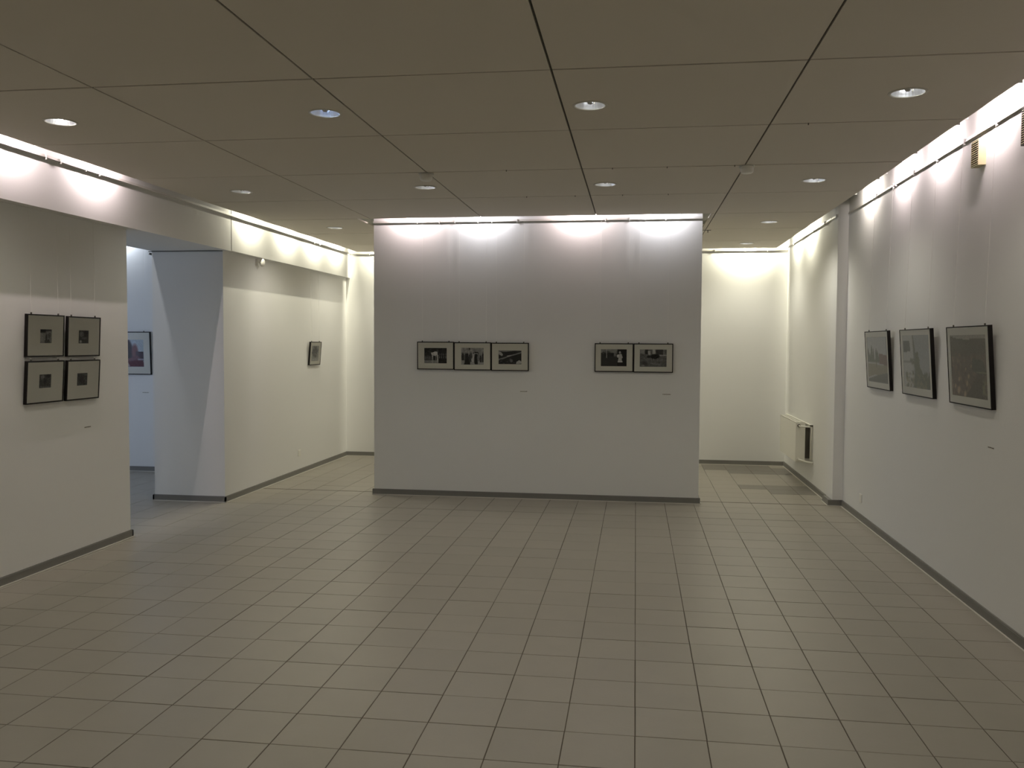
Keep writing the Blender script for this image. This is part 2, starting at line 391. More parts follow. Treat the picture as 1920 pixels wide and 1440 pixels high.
# ------------------------------------------------------------------ cove lamps (above the ceiling edge)
hous = boxes((-.40, .40, -.045, .075, .075, .085), (-.40, -.394, -.045, .075, 0, .075), (.394, .40, -.045, .075, 0, .075), (-.40, .40, -.045, -.039, -.02, .075))
hous_me = mesh('housing', hous, M_HOUS)
tb = bmesh.new(); tube(tb, [(-.14, 0, 0.035), (.14, 0, .035)], .012, 10); tube_me = mesh('tube', tb, M_TUBE, True)
def cove(x, y, ang, col, z=3.115, p=1.0, label='', grp='', half=1.0, tilt=None):
    o = empty('cove_lamp', (x, y, z), (0, 0, ang), label=label, category='lamp', group=grp)
    h = obj('housing', hous_me, None, o); h.scale = (half, 1, 1)
    obj('tube', tube_me, None, o)
    l = area((x, y, z + .02), (math.radians(TILT if tilt is None else tilt), 0, ang), .28, .03, LAMP_W * p, col); return o
lr = 'trough lamp above the rail of the right wall'; ORD = ['first', 'second', 'third', 'fourth', 'fifth', 'sixth', 'seventh', 'eighth', 'ninth']
for q, (y, c, p) in enumerate(((-1.2, NEUT, .8), (1.2, NEUT, 1.2), (2.8, NEUT, 1.6), (3.75, PINK, 1.6), (4.7, PINK, 1.3), (5.64, PINK, 1.05), (6.58, PINK, .9), (7.46, PINK, .85), (8.50, NEUT, .85))):
    cove(XR - .115, y, -math.pi / 2, c, p=p, label=lr + ', %s from the pilaster' % ORD[8 - q], grp='trough lamps over the right wall')
for q, y in enumerate((10.75, 11.6)): cove(XRF - .115, y, -math.pi / 2, WARM, p=2.2, label='trough lamp above the radiator wall beyond the pilaster, %s' % ('nearer one', 'farther one')[q], grp='trough lamps beyond the pilaster')
for q, (x, c) in enumerate(((-2.368, PINK), (-1.62, COOL), (-.58, PINK), (.25, COOL))):
    cove(x, YP - .13, 0, c, p=1.0, label='trough lamp above the partition rail, %s from its left end' % ORD[q], grp='trough lamps over the partition', half=.85 if x < -1 else 1)
for q, (y, c, p) in enumerate(((1.2, NEUT, .8), (2.8, NEUT, 1), (4.3, PINK, 2.2), (5.3, PINK, 2.6), (6.25, PINK, 2.9), (8.98, WARM, 3.6), (10.0, WARM, 3.6), (10.9, WARM, 3.6), (11.72, WARM, 3.2))):
    cove(XBAND + .085, y, math.pi / 2, c, p=p, label='trough lamp above the left beam rail, %s from the back wall' % ORD[8 - q], grp='trough lamps over the left beam')
for q, x in enumerate((1.48, -.2, -1.8, -3.5)): cove(x, YB - .10, 0, WARM, p=7, label='trough lamp above the back wall rail, %s from the right' % ORD[q], grp='trough lamps over the back wall')
cove(-6.6, 10.385 - .14, 0, (.8, .88, 1.0), p=1.3, label='trough lamp above the picture in the side room', grp='')
for yy in (5.9, 7.6): cove(-5.085, yy, -math.pi / 2, (.95, .96, 1.0), z=3.05, p=.18, tilt=35, label='trough lamp on the far side of the thick left wall', grp='trough lamps behind the left wall')
# daylight through the side room window
area((XS - .3, (wy0 + wy1) / 2, (wz0 + wz1) / 2), (0, -math.pi / 2, 0), 1.6, 4.0, 62, (.58, .72, 1.0), name='window_daylight')

# ------------------------------------------------------------------ downlights
n_rib = 48
bm = bmesh.new(); lathe(bm, [(.079, .0), (.077, .01), (.070, .035), (.058, .065), (.045, .085), (.040, .09), (0, .092)], 30)
refl_me = mesh('reflector', bm, M_REFL, False)
bm = bmesh.new(); lathe(bm, [(.080, .012), (.080, -.001), (.084, -.004), (.094, -.003), (.096, 0), (.096, .0005)], 48); trim_me = mesh('trim_ring', bm, M_TRIM, True)
bm = bmesh.new(); lathe(bm, [(.0841, .015), (.0841, .12), (0, .121)], 32); can_me = mesh('housing_can', bm, M_HOUS, True)
bm = bmesh.new(); lathe(bm, [(0, .006), (.010, .008), (.016, .016), (.018, .035), (.014, .065), (.012, .088)], 20); bulb_me = mesh('bulb', bm, M_BULBW, True)
bulb_lit = bulb_me.copy(); bulb_lit.materials[0] = M_BULB
DN = ['brightly lit round ceiling downlight, nearest on the far left', 'round ceiling downlight with a bluish glow, second in the nearest row', 'round ceiling downlight with silver ribbed reflector, third in the nearest row', 'round ceiling downlight nearest to the right wall in the nearest row',
      'round ceiling downlight leftmost in the middle row', 'round ceiling downlight just behind the left smoke detector', 'round ceiling downlight in front of the middle of the partition top', 'round ceiling downlight right of the right smoke detector in the middle row',
      'small round ceiling downlight left of the partition top', 'round ceiling downlight right of the partition near the pilaster', 'farthest round ceiling downlight, close to the back wall on the right']
DN += ['round ceiling downlight hidden behind the partition'] * 3 + ['round ceiling downlight above and behind the viewer'] * 8
for (x, y, st), lab in zip(DL, DN):
    o = empty('downlight', (x, y, H), label=lab, category='downlight')
    if st in ('h', 'c'): o['group'] = 'downlights hidden by the partition' if st == 'h' else 'downlights behind the viewer'
    obj('reflector', refl_me, None, o); obj('trim_ring', trim_me, None, o); obj('housing_can', can_me, None, o)
    bl = obj('bulb', bulb_lit if st == 'lit' else bulb_me, None, o)
    if st == 'lit': bl['label'] = 'glowing bulb'
    obj('lamp_pin', boxes((.020, .026, -.003, .003, .005, .06)), M_DARK, o)
    l = bpy.data.lights.new('reflector_fill', 'POINT'); l.shadow_soft_size = .012; l.color = (.45, .62, 1.0) if st == 'blue' else ((1, .93, .95) if st == 'lit' else (.95, .97, 1.0))  # added point light that brightens the reflector, around unlit bulbs too
    l.energy = 5 if st == 'lit' else (3.0 if st == 'blue' else (1.7 if y < 5 else 2.4))
    sp_ = bpy.data.lights.new('downlight_beam', 'SPOT'); sp_.spot_size = math.radians(146); sp_.spot_blend = .75; sp_.shadow_soft_size = .075; sp_.energy = DOWN_W * 4.2 * (1.2 if st == 'lit' else (2.1 if y > 9 else (.7 if x < -3 else 1))); sp_.color = DOWN_C
    so = bpy.data.objects.new('downlight_beam', sp_); COL.objects.link(so); so.location = (x, y, H - .004)
    lo = bpy.data.objects.new('reflector_fill', l); COL.objects.link(lo); lo.location = (x + .028, y - .01, H + .045)

# smoke detectors
bm = bmesh.new(); lathe(bm, [(0, -.052), (.036, -.052), (.044, -.046), (.048, -.030), (.050, -.012), (.046, -.006), (.046, 0)], 36); sd_me = mesh('detector_body', bm, M_WHITE, True)
bm = bmesh.new(); lathe(bm, [(.047, -.006), (.058, -.005), (.058, 0)], 36); sdb_me = mesh('detector_base', bm, M_TRIM, True)
for x, y, lab in ((-1.605, 6.60, 'round cream smoke detector on the ceiling above the partition left part'), (.781, 6.57, 'round white smoke detector on the ceiling on the right joint')):
    o = empty('smoke_detector', (x, y, H), label=lab, category='smoke detector'); obj('detector_body', sd_me, None, o); obj('detector_base', sdb_me, None, o)

# ------------------------------------------------------------------ prints
def lin(c): return tuple((x / 255 / 12.92) if x / 255 <= .04045 else ((x / 255 + .055) / 1.055) ** 2.4 for x in c)
class Art:
    """a little painter: soft shapes on a vertex grid; u to the right, v down, both 0..1"""
    def __init__(s, nx, ny, base, seed=0):
        s.nx, s.ny = nx, ny; s.rng = np.random.default_rng(seed)
        s.u, s.v = np.meshgrid(np.linspace(0, 1, nx + 1), np.linspace(0, 1, ny + 1)); s.c = np.ones((ny + 1, nx + 1, 3)) * np.array(s._c(base))
    def _c(s, c): return (c, c, c) if isinstance(c, (int, float)) else c
    def mix(s, m, c): m = np.clip(m, 0, 1)[..., None]; s.c = s.c * (1 - m) + np.array(s._c(c)) * m
    def ell(s, cx, cy, rx, ry, c, soft=.15, a=1.0, rot=0):
        du, dv = s.u - cx, s.v - cy; k, q = math.cos(rot), math.sin(rot)
        d = np.sqrt(((du * k + dv * q) / rx) ** 2 + ((-du * q + dv * k) / ry) ** 2); s.mix((1 - d) / soft * a if a >= 1 else np.clip((1 - d) / soft, 0, 1) * a, c)
    def rect(s, x0, y0, x1, y1, c, a=1.0, soft=.012):
        m = np.clip((s.u - x0) / soft + .5, 0, 1) * np.clip((x1 - s.u) / soft + .5, 0, 1) * np.clip((s.v - y0) / soft + .5, 0, 1) * np.clip((y1 - s.v) / soft + .5, 0, 1); s.mix(m * a, c)
    def poly(s, pts, c, a=1.0):
        ins = np.zeros(s.u.shape, bool); n = len(pts)
        for i in range(n):
            (x0, y0), (x1, y1) = pts[i], pts[(i + 1) % n]
            if y0 == y1: continue
            cnd = ((y0 > s.v) != (y1 > s.v)) & (s.u < (x1 - x0) * (s.v - y0) / (y1 - y0) + x0); ins ^= cnd
        s.mix(ins * a, c)
    def noise(s, amp, cell=1):
        n = s.rng.normal(0, 1, (s.ny // cell + 3, s.nx // cell + 3)); n = np.kron(n, np.ones((cell, cell)))[:s.ny + 1, :s.nx + 1]
        s.c = np.clip(s.c + amp * n[..., None], 0, 255)
    def blobs(s, n, box_, r, tones, asp=1.0):
        for _ in range(n):
            cx, cy = s.rng.uniform(box_[0], box_[2]), s.rng.uniform(box_[1], box_[3]); rr = s.rng.uniform(*r)
            s.ell(cx, cy, rr, rr * asp, tones[s.rng.integers(len(tones))], .5, .8)
    def person(s, x, y0, y1, w_, body, head=150):
        hgt = y1 - y0; s.ell(x, y0 + hgt * .09, w_ * .33, hgt * .09, head, .4); s.poly([(x - w_ * .3, y0 + hgt * .18), (x + w_ * .3, y0 + hgt * .18), (x + w_ * .5, y0 + hgt * .55), (x + w_ * .42, y1), (x - w_ * .42, y1), (x - w_ * .5, y0 + hgt * .5)], body)
    gain, lift = 1.15, 0  # the lift paints glass glare into the right wall prints
    def mesh(s, W, Hh):
        nx, ny = s.nx, s.ny; me = bpy.data.meshes.new('print')
        X = (s.u - .5) * W; Z = (.5 - s.v) * Hh
        vs = np.stack([X, np.zeros_like(X), Z], -1).reshape(-1, 3); fs = []
        for j in range(ny):
            for i in range(nx): a = j * (nx + 1) + i; fs.append((a, a + nx + 1, a + nx + 2, a + 1))
        n0 = len(vs); t_ = .0008
        cs = [(-W / 2, t_, Hh / 2), (-W / 2, t_, -Hh / 2), (W / 2, t_, -Hh / 2), (W / 2, t_, Hh / 2)]
        fs.append((n0, n0 + 3, n0 + 2, n0 + 1)); me.from_pydata([tuple(v) for v in vs] + cs, [], fs)
        cc = np.clip(s.c * s.gain + s.lift, 0, 255) / 255; l = np.where(cc <= .04045, cc / 12.92, ((cc + .055) / 1.055) ** 2.4)
        at = me.color_attributes.new('ink', 'FLOAT_COLOR', 'POINT'); arr = np.ones((n0 + 4, 4)); arr[:n0, :3] = l.reshape(-1, 3); arr[n0:, :3] = .5
        at.data.foreach_set('color', arr.ravel()); me.materials.append(M_PRINT); return me
def art(kind):
    g = 70, 48
    if kind == 'herd':
        a = Art(*g, 38, 1); a.rect(0, 0, 1, .18, 28); a.blobs(26, (0, .1, 1, .5), (.03, .08), [20, 60, 75, 30]); a.rect(0, .8, .62, 1, 135)
        for x in (.05, .1, .16, .22, .27): a.ell(x, .65, .022, .2, 120, .5)
        a.poly([(.30, .32), (.42, .28), (.58, .24), (.60, .42), (.52, .52), (.42, .5), (.33, .46)], 205); a.ell(.5, .32, .1, .09, 225)
        for x in (.33, .37, .50, .56, .59): a.poly([(x, .45), (x + .03, .45), (x + .025, .97), (x + .005, .97)], 190)
        a.poly([(.64, .5), (.99, .5), (.97, .98), (.62, .98)], 30)
        for x in (.68, .77, .86, .95): a.ell(x, .42, .035, .10, 90, .5); a.ell(x, .6, .02, .12, 130, .5)
        a.noise(10, 1); a.noise(8, 2); return a
    if kind == 'crowd':
        a = Art(*g, 150, 2); a.blobs(24, (0, 0, 1, .3), (.04, .1), [175, 130, 150]); a.rect(.34, 0, .40, .12, 50); a.rect(0, .75, 1, 1, 165)
        for x, y0, y1, ww, b in ((.08, .22, .75, .12, 45), (.2, .25, .8, .11, 60), (.27, .18, .95, .13, 35), (.37, .3, .9, .1, 55), (.44, .2, .82, .11, 70), (.54, .26, .8, .1, 180), (.66, .24, .97, .17, 18), (.76, .3, .8, .1, 120), (.86, .35, .85, .1, 50), (.96, .2, .85, .08, 40)): a.person(x, y0, y1, ww, b, 130 if b < 100 else 60)
        a.ell(.67, .27, .11, .035, 25); a.poly([(.12, .98), (.2, .7), (.33, .7), (.42, 1), (.12, 1)], 28); a.ell(.5, .72, .05, .14, 190); a.noise(14, 1); return a
    if kind == 'hillside':
        a = Art(*g, 40, 3); a.poly([(0, 0), (1, 0), (1, .06), (.7, .04), (.5, .08), (.3, .12), (0, .08)], 130); a.poly([(0, .08), (.12, .14), (.2, .3), (.16, .42), (.02, .3)], 175)
        a.poly([(0, .62), (.25, .5), (.5, .36), (.75, .24), (1, .1), (1, .2), (.7, .34), (.4, .5), (.15, .66), (0, .72)], 135); a.poly([(.35, .4), (.6, .32), (.5, .4), (.4, .45)], 180)
        a.blobs(30, (.05, .6, .7, 1), (.03, .08), [30, 60, 100, 45]); a.ell(.56, .75, .08, .14, 110, .4); a.poly([(.78, .82), (.9, .7), (1, .8), (.98, .96), (.76, .96)], 190); a.rect(.9, .94, 1, 1, 110); a.noise(9, 1); return a
    if kind == 'white_dress':
        a = Art(*g, 52, 4); a.rect(0, 0, .64, .22, 140); a.blobs(22, (0, .1, .62, .3), (.04, .09), [120, 90, 60]); a.rect(.12, .22, .6, .42, 26, .8); a.blobs(14, (.1, .25, .6, .42), (.03, .07), [24, 30, 45])
        a.rect(0, .44, .64, 1, 50); a.rect(.50, .05, .60, .42, 150, .7); a.rect(.215, 0, .235, .52, 195); a.rect(.64, 0, 1, 1, 14)
        a.ell(.735, .20, .045, .09, 205, .3); a.ell(.735, .22, .025, .05, 130, .4); a.poly([(.66, .3), (.8, .28), (.84, .5), (.80, .56), (.83, .76), (.65, .77), (.68, .52), (.62, .46), (.62, .38)], 188); a.ell(.66, .38, .04, .07, 215); a.poly([(.65, .7), (.83, .7), (.83, .76), (.65, .77)], 225)
        a.rect(.69, .78, .71, .95, 60); a.rect(.76, .78, .78, .95, 60); a.noise(7, 1); return a
    if kind == 'dark_dog':
        a = Art(*g, 100, 5); a.rect(0, 0, .2, .25, 140); a.rect(.2, 0, .31, .28, 40); a.rect(.31, .1, .4, .3, 175); a.rect(.47, 0, .58, .26, 180); a.rect(.6, 0, .86, .3, 62); a.rect(.7, .3, 1, .36, 165); a.rect(.88, 0, .9, .3, 150)
        a.ell(.55, .42, .17, .15, 20, .25); a.ell(.66, .38, .08, .12, 18, .3); a.ell(.34, .42, .09, .08, 30, .4)
        for x in (.28, .35, .42, .52, .66): a.ell(x, .58, .02, .1, 130, .5)
        a.ell(.18, .8, .14, .16, 70, .6); a.ell(.55, .82, .3, .07, 125, .6, rot=.15); a.ell(.12, .92, .1, .03, 150, .5); a.ell(.85, .6, .2, .08, 112, .6); a.noise(9, 1); a.noise(7, 3); return a
    if kind.startswith('small'):
        a = Art(26, 26, 75, 10 + int(kind[-1])); k = kind[-1]
        if k == '0': a.rect(0, .15, 1, 1, 140); a.rect(0, 0, .5, .24, 35); a.ell(.8, .45, .15, .25, 95, .4); a.ell(.55, .6, .1, .3, 60, .4); a.poly([(.4, .8), (.8, .7), (.9, 1), (.4, 1)], 70); a.rect(0, .3, .3, .9, 155)
        if k == '1': a.ell(.3, .3, .25, .25, 120, .5); a.ell(.7, .3, .2, .4, 60, .5); a.ell(.25, .85, .15, .13, 175, .5); a.ell(.6, .6, .35, .12, 110, .5)
        if k == '2': a.ell(.75, .15, .25, .2, 45, .5); a.ell(.3, .2, .2, .2, 120, .5); a.ell(.5, .5, .15, .3, 50, .5); a.rect(0, .88, 1, 1, 130, .6)
        if k == '3': a.ell(.5, .5, .35, .4, 55, .5); a.blobs(16, (.1, .1, .9, .9), (.05, .12), [110, 40, 90])
        a.noise(16, 1); return a
    if kind == 'portrait':
        a = Art(30, 36, 150, 21); a.ell(.5, .4, .45, .42, 85, .4); a.blobs(26, (.05, .05, .95, .7), (.05, .12), [70, 120, 95, 150]); a.rect(0, .82, 1, 1, 175, .7); a.noise(14, 1); return a
    if kind == 'face':
        a = Art(70, 40, (176, 186, 196), 22); a.ell(.58, .5, .20, .62, (40, 24, 32), .2); a.ell(.80, .45, .09, .34, (120, 78, 82), .4); a.poly([(.82, .42), (1, .45), (1, .80), (.80, .80)], (72, 56, 66)); a.poly([(.6, .74), (.84, .56), (1, .84), (1, 1), (.58, 1)], (104, 66, 74)); a.poly([(.58, .62), (.68, .96), (.62, 1), (.56, .8)], (186, 176, 182)); a.rect(.86, .70, 1, .75, (170, 165, 178)); a.noise(7, 1); return a
    if kind == 'road':
        a = Art(70, 50, (198, 202, 204), 31); a.rect(0, .5, .98, .56, (96, 104, 98)); 
        for x, h_, ww in ((.03, .24, .07), (.22, .17, .07), (.31, .24, .05), (.45, .22, .06), (.52, .28, .06), (.6, .34, .05), (.12, .33, .08)): a.poly([(x - ww, .56), (x - ww * .6, h_ + .12), (x, h_), (x + ww * .6, h_ + .12), (x + ww, .56)], (88, 98, 90))
        a.poly([(.6, .36), (.97, .40), (1, .62), (.6, .58)], (112, 86, 82)); a.poly([(0, .58), (1, .62), (1, .8), (.3, .84), (0, .9)], (146, 144, 122)); a.poly([(0, .93), (.45, .84), (1, .76), (1, 1), (0, 1)], (98, 100, 98)); a.rect(.42, .55, .46, .66, (110, 106, 92)); a.rect(.95, 0, 1, .4, (140, 144, 146)); a.noise(5, 1); a.gain, a.lift = .72, 72; return a
    if kind == 'tree':
        a = Art(70, 50, (166, 174, 178), 32); a.rect(0, 0, .40, 1, (198, 202, 200)); a.poly([(.38, 0), (.42, 0), (.5, .4), (.52, .7), (.44, .7)], (112, 118, 112)); a.poly([(.02, .12), (.26, .10), (.3, .30), (.02, .34)], (92, 98, 98)); a.rect(0, .5, .5, .52, (100, 104, 100))
        a.poly([(.48, .35), (.58, .3), (.64, .6), (.75, .74), (.8, 1), (.35, 1), (.44, .7)], (96, 104, 90)); a.poly([(.62, 1), (.7, .78), (.8, .7), (.9, .8), (.98, .66), (1, 1)], (84, 92, 82)); a.blobs(60, (.08, .72, .95, 1), (.02, .06), [(126, 126, 104), (90, 98, 84), (150, 146, 122)]); a.blobs(24, (.3, .45, .62, .8), (.02, .05), [(110, 116, 98), (86, 94, 80)]); a.noise(6, 1); a.gain, a.lift = .72, 72; return a
    if kind == 'valley':
        a = Art(74, 56, (104, 92, 84), 33); a.poly([(0, 0), (1, 0), (1, .06), (.7, .06), (.45, .08), (.2, .06), (0, .02)], (182, 178, 170)); a.poly([(0, .02), (.2, .06), (.5, .08), (1, .06), (1, .3), (0, .35)], (88, 84, 76))
        a.blobs(90, (0, .3, .75, 1), (.02, .06), [(128, 106, 94), (96, 82, 72), (146, 122, 108), (84, 76, 66)]); a.poly([(.62, .36), (.9, .4), (1, .62), (.8, .64), (.6, .55)], (74, 78, 70)); a.poly([(.75, .62), (.92, .62), (.98, 1), (.4, 1)], (80, 76, 68))
        for x, y, q in ((.22, .72, .03), (.2, .9, .05), (.45, .78, .035), (.5, .66, .03), (.38, .95, .04), (.58, .5, .02), (.42, .55, .02), (.1, .84, .03)): a.ell(x, y, q, q * 1.7, (188, 166, 146), .5, rot=.4)
        a.rect(.72, .58, 1, .6, (140, 134, 116)); a.blobs(16, (.88, .7, 1, 1), (.02, .05), [(132, 124, 96), (110, 104, 84)]); a.noise(7, 1); a.gain, a.lift = .8, 52; return a

# ------------------------------------------------------------------ framed photographs
def framed(label, wall, pos, zt, W, Hh, pr, kind, tilt=1.3, bar=.009, dep=.022, rail_z=2.962, wall_xy=0, wires=True, rail_off=0.0, group=None, roll=0.0):
    """wall: 'P' faces -y, 'R' faces -x, 'L' faces +x. pos = centre along the wall. pr = print window (u0,u1,v0,v1)"""
    th = math.radians(tilt); rz = {'P': 0, 'R': -math.pi / 2, 'L': math.pi / 2}[wall]
    zb = zt - Hh * math.cos(th)
    loc = {'P': (pos, wall_xy - .0015, zb), 'R': (wall_xy - .0015, pos, zb), 'L': (wall_xy + .0015, pos, zb)}[wall]
    o = empty('framed_photograph', loc, (th, roll, rz), label=label, category='picture')
    if group: o['group'] = group
    w2 = W / 2
    bm = boxes((-w2, w2, -dep, 0, 0, bar), (-w2, w2, -dep, 0, Hh - bar, Hh), (-w2, -w2 + bar, -dep, 0, bar, Hh - bar), (w2 - bar, w2, -dep, 0, bar, Hh - bar))
    obj('moulding', bm, M_FRAME, o)
    obj('backing_board', boxes((-w2 + bar, w2 - bar, -.006, -.001, bar, Hh - bar)), M_CARD, o)
    u0_, u1_, v0, v1 = pr; xa, xb = -w2 + u0_ * W, -w2 + u1_ * W; za, zb_ = Hh * (1 - v1), Hh * (1 - v0); f = -dep + .0035; bk = f + .002
    bm = boxes((-w2 + bar, xa, f, bk, bar, Hh - bar), (xb, w2 - bar, f, bk, bar, Hh - bar), (xa, xb, f, bk, bar, za), (xa, xb, f, bk, zb_, Hh - bar))
    obj('mat_board', bm, M_MATB, o)
    obj('print', art(kind).mesh(xb - xa + .004, zb_ - za + .004), None, o, ((xa + xb) / 2, bk + .0004, (za + zb_) / 2))
    bm = bmesh.new(); bm.faces.new([bm.verts.new(p) for p in ((-w2 + bar, -dep + .0015, bar), (w2 - bar, -dep + .0015, bar), (w2 - bar, -dep + .0015, Hh - bar), (-w2 + bar, -dep + .0015, Hh - bar))])
    gm = bpy.data.meshes.new('glass'); bm.to_mesh(gm); bm.free(); gm.materials.append(M_GLASS); obj('glass', gm, None, o)
    for s in (-1, 1):
        hx = s * (w2 - .055 if W < .5 else w2 - .09)
        obj('hanging_hook', bevel(boxes((-.006, .006, -.004, .004, 0, .012)), .0015, 1), M_HOOK, o, (hx, -.008, Hh))
        if wires:
            R = Euler((th, 0, 0)).to_matrix(); top = R.inverted() @ Vector((hx, -.016 - rail_off, rail_z - .02 - zb))
            bm = bmesh.new(); tube(bm, [(hx, -.008, Hh + .011), top], .001, 5); obj('hanging_cord', bm, M_WIRE, o)
    return o
PW = 'on the partition'
framed('black framed photo of a light animal among people, leftmost on the partition', 'P', -2.137, 1.676, .404, .299, (.194, .806, .224, .774), 'herd', wall_xy=YP)
framed('black framed black and white photo of a crowd, middle of the row of three', 'P', -1.732, 1.672, .404, .299, (.196, .800, .200, .800), 'crowd', wall_xy=YP)
framed('black framed photo of a dark hillside with a pale diagonal ridge, third from the left', 'P', -1.327, 1.669, .404, .299, (.198, .806, .272, .760), 'hillside', wall_xy=YP)
framed('black framed photo of a figure in a white dress against a dark doorway', 'P', -.226, 1.669, .403, .299, (.163, .827, .207, .800), 'white_dress', wall_xy=YP)
framed('black framed grey photo of a dark animal in a yard, rightmost on the partition', 'P', .180, 1.669, .407, .302, (.160, .838, .205, .800), 'dark_dog', wall_xy=YP)
LX = XLN
framed('small square print in wide cream mat, upper left of the group of four', 'L', 5.78, 1.853, .402, .304, (.35, .66, .35, .675), 'small0', wall_xy=LX, tilt=2.6)
framed('small dark print in wide cream mat, upper right of the group of four', 'L', 6.222, 1.850, .402, .304, (.336, .64, .344, .67), 'small1', wall_xy=LX, tilt=2.6)
framed('small blotchy print in wide cream mat, lower left of the group of four', 'L', 5.762, 1.521, .402, .305, (.335, .655, .32, .64), 'small2', wall_xy=LX, tilt=3.6, rail_z=1.562)
framed('small dark square print in wide cream mat, lower right of the group of four', 'L', 6.200, 1.519, .402, .305, (.31, .62, .33, .64), 'small3', wall_xy=LX, tilt=3.6, rail_z=1.562)
framed('single small black framed grey photo on the far left wall', 'L', 11.02, 1.670, .39, .305, (.15, .80, .17, .83), 'portrait', wall_xy=XL2, tilt=4.5)
framed('large framed colour photo of trees and a road, farthest of three on the right wall', 'R', RF[0][0], 1.789, .73, .508, (.08, .93, .10, .89), 'road', wall_xy=XR, tilt=4.0, bar=.007, dep=.026, rail_z=3.005)
framed('large framed pale photo of a thin tree, middle of three on the right wall', 'R', RF[1][0], 1.789, .73, .508, (.08, .93, .09, .88), 'tree', wall_xy=XR, tilt=4.0, bar=.007, dep=.026, rail_z=3.005)
framed('large framed reddish photo of a valley, nearest of three on the right wall', 'R', RF[2][0], 1.790, .71, .510, (.08, .92, .11, .89), 'valley', wall_xy=XR, tilt=4.0, bar=.007, dep=.026, rail_z=3.005)
framed('framed brown toned close-up photo seen through the opening on the side room wall', 'P', -6.50, 1.785, .80, .545, (.12, .88, .185, .82), 'face', wall_xy=10.385, tilt=2.0, bar=.01, rail_z=2.9)

# caption strips
def caption(label, wall, pos, z, L, wall_xy):
    rz = {'P': 0, 'R': -math.pi / 2, 'L': math.pi / 2}[wall]
    loc = {'P': (pos, wall_xy, z), 'R': (wall_xy, pos, z), 'L': (wall_xy, pos, z)}[wall]
    o = obj('caption_strip', boxes((-L / 2, L / 2, -.0016, 0, -.006, .006)), M_CARD, None, loc, (0, 0, rz)); o['label'] = label; o['category'] = 'label'
    bm = bmesh.new(); x = -L / 2 + .002; rr = random.Random(int(z * 1e4))
    while x < L / 2 - .006:
        ww = rr.uniform(.002, .007); box(bm, x, x + ww, -.0021, -.0016, -.0022, .0022 + rr.choice((0, .0012))); x += ww + rr.choice((.0008, .0012, .003))
    obj('lettering', bm, M_INK, o)
caption('thin caption strip under the row of three photos on the partition', 'P', -1.178, 1.151, .08, YP)
caption('thin caption strip under the pair of photos on the partition', 'P', .324, 1.140, .088, YP)
caption('thin caption strip below the four photos on the near left wall', 'L', 6.285, .992, .082, XLN)
caption('thin caption strip below the nearest photo on the right wall', 'R', 5.62, 1.048, .09, XR)
caption('thin caption strip under the picture in the side room', 'P', -6.19, 1.01, .09, 10.385)

# ------------------------------------------------------------------ sockets
def socket(label, x, y, z, rz):
    o = empty('wall_socket', (x, y, z), (0, 0, rz), label=label, category='socket')
    obj('cover_plate', bevel(boxes((-.04, .04, -.009, 0, -.04, .04)), .003, 2), M_WHITE, o)
    bm = bmesh.new(); lathe(bm, [(.027, -.014), (.030, -.012), (.030, 0)], 28); lathe(bm, [(.0, -.003), (.020, -.003), (.024, -.014), (.027, -.014)], 28)
    s = obj('insert', bm, M_WHITE, o, (0, -.004, 0), smooth=True); s.rotation_euler = (-math.pi / 2, 0, 0); s.scale = (1, 1, -1)
    bm = bmesh.new()
    for k in (-1, 1): tube(bm, [(k * .0095, -.0042, 0), (k * .0095, -.0075, 0)], .0028, 10)
    obj('contact_hole', bm, M_DARK, o)
socket('white wall socket low on the right wall near the pilaster', XR, 8.63, .212, -math.pi / 2)
socket('white wall socket low on the far left wall below the single photo', XL2, 10.52, .262, math.pi / 2)

# ------------------------------------------------------------------ louvred boxes on the right wall
def louvre(name, label, y0, y1, z0, z1, depth, n, m, body_m):
    W = y1 - y0; Hh = z1 - z0
    o = empty(name, (XR, (y0 + y1) / 2, z0), (0, 0, -math.pi / 2), label=label, category='vent')
    e = .006
    obj('case', boxes((-W / 2, W / 2, -depth * .55, 0, 0, Hh), (-W / 2, -W / 2 + e, -depth, -depth * .55, 0, Hh), (W / 2 - e, W / 2, -depth, -depth * .55, 0, Hh), (-W / 2 + e, W / 2 - e, -depth, -depth * .55, 0, e), (-W / 2 + e, W / 2 - e, -depth, -depth * .55, Hh - e, Hh)), body_m, o)
    obj('slat_gap_shade', boxes((-W / 2 + e, W / 2 - e, -depth * .57, -depth * .555, e, Hh - e)), M_DARK, o)  # dark sheet added as the shade between the slats
    st = (Hh - 2 * e) / n; bm = bmesh.new(); t = .0035
    x = W / 2 - e - .0005
    y_a, y_b = -depth * .6, -depth * 1.03
    t = st * .36
    pts = [(y_a, 0), (y_b, -st * .35), (y_b, -st * .35 + t), (y_a, t)]
    vs = [[bm.verts.new((sx * x, py_, pz)) for py_, pz in pts] for sx in (-1, 1)]
    for k in range(4): bm.faces.new((vs[0][k], vs[0][(k + 1) % 4], vs[1][(k + 1) % 4], vs[1][k]))
    bm.faces.new(vs[0]); bm.faces.new(vs[1][::-1]); me = mesh('slat', bm, m)
    for k in range(n): obj('slat', me, None, o, (0, 0, e + (k + .6) * st))
louvre('louvred_box', 'small cream louvred box high on the right wall below the rail', 5.835, 5.955, 2.788, 2.95, .046, 11, M_CREAM, M_CREAM)
louvre('ventilation_grille', 'larger cream ventilation grille at the right edge of the photo', 4.93, 5.285, 2.778, 2.985, .022, 15, M_CREAM, M_DARK)

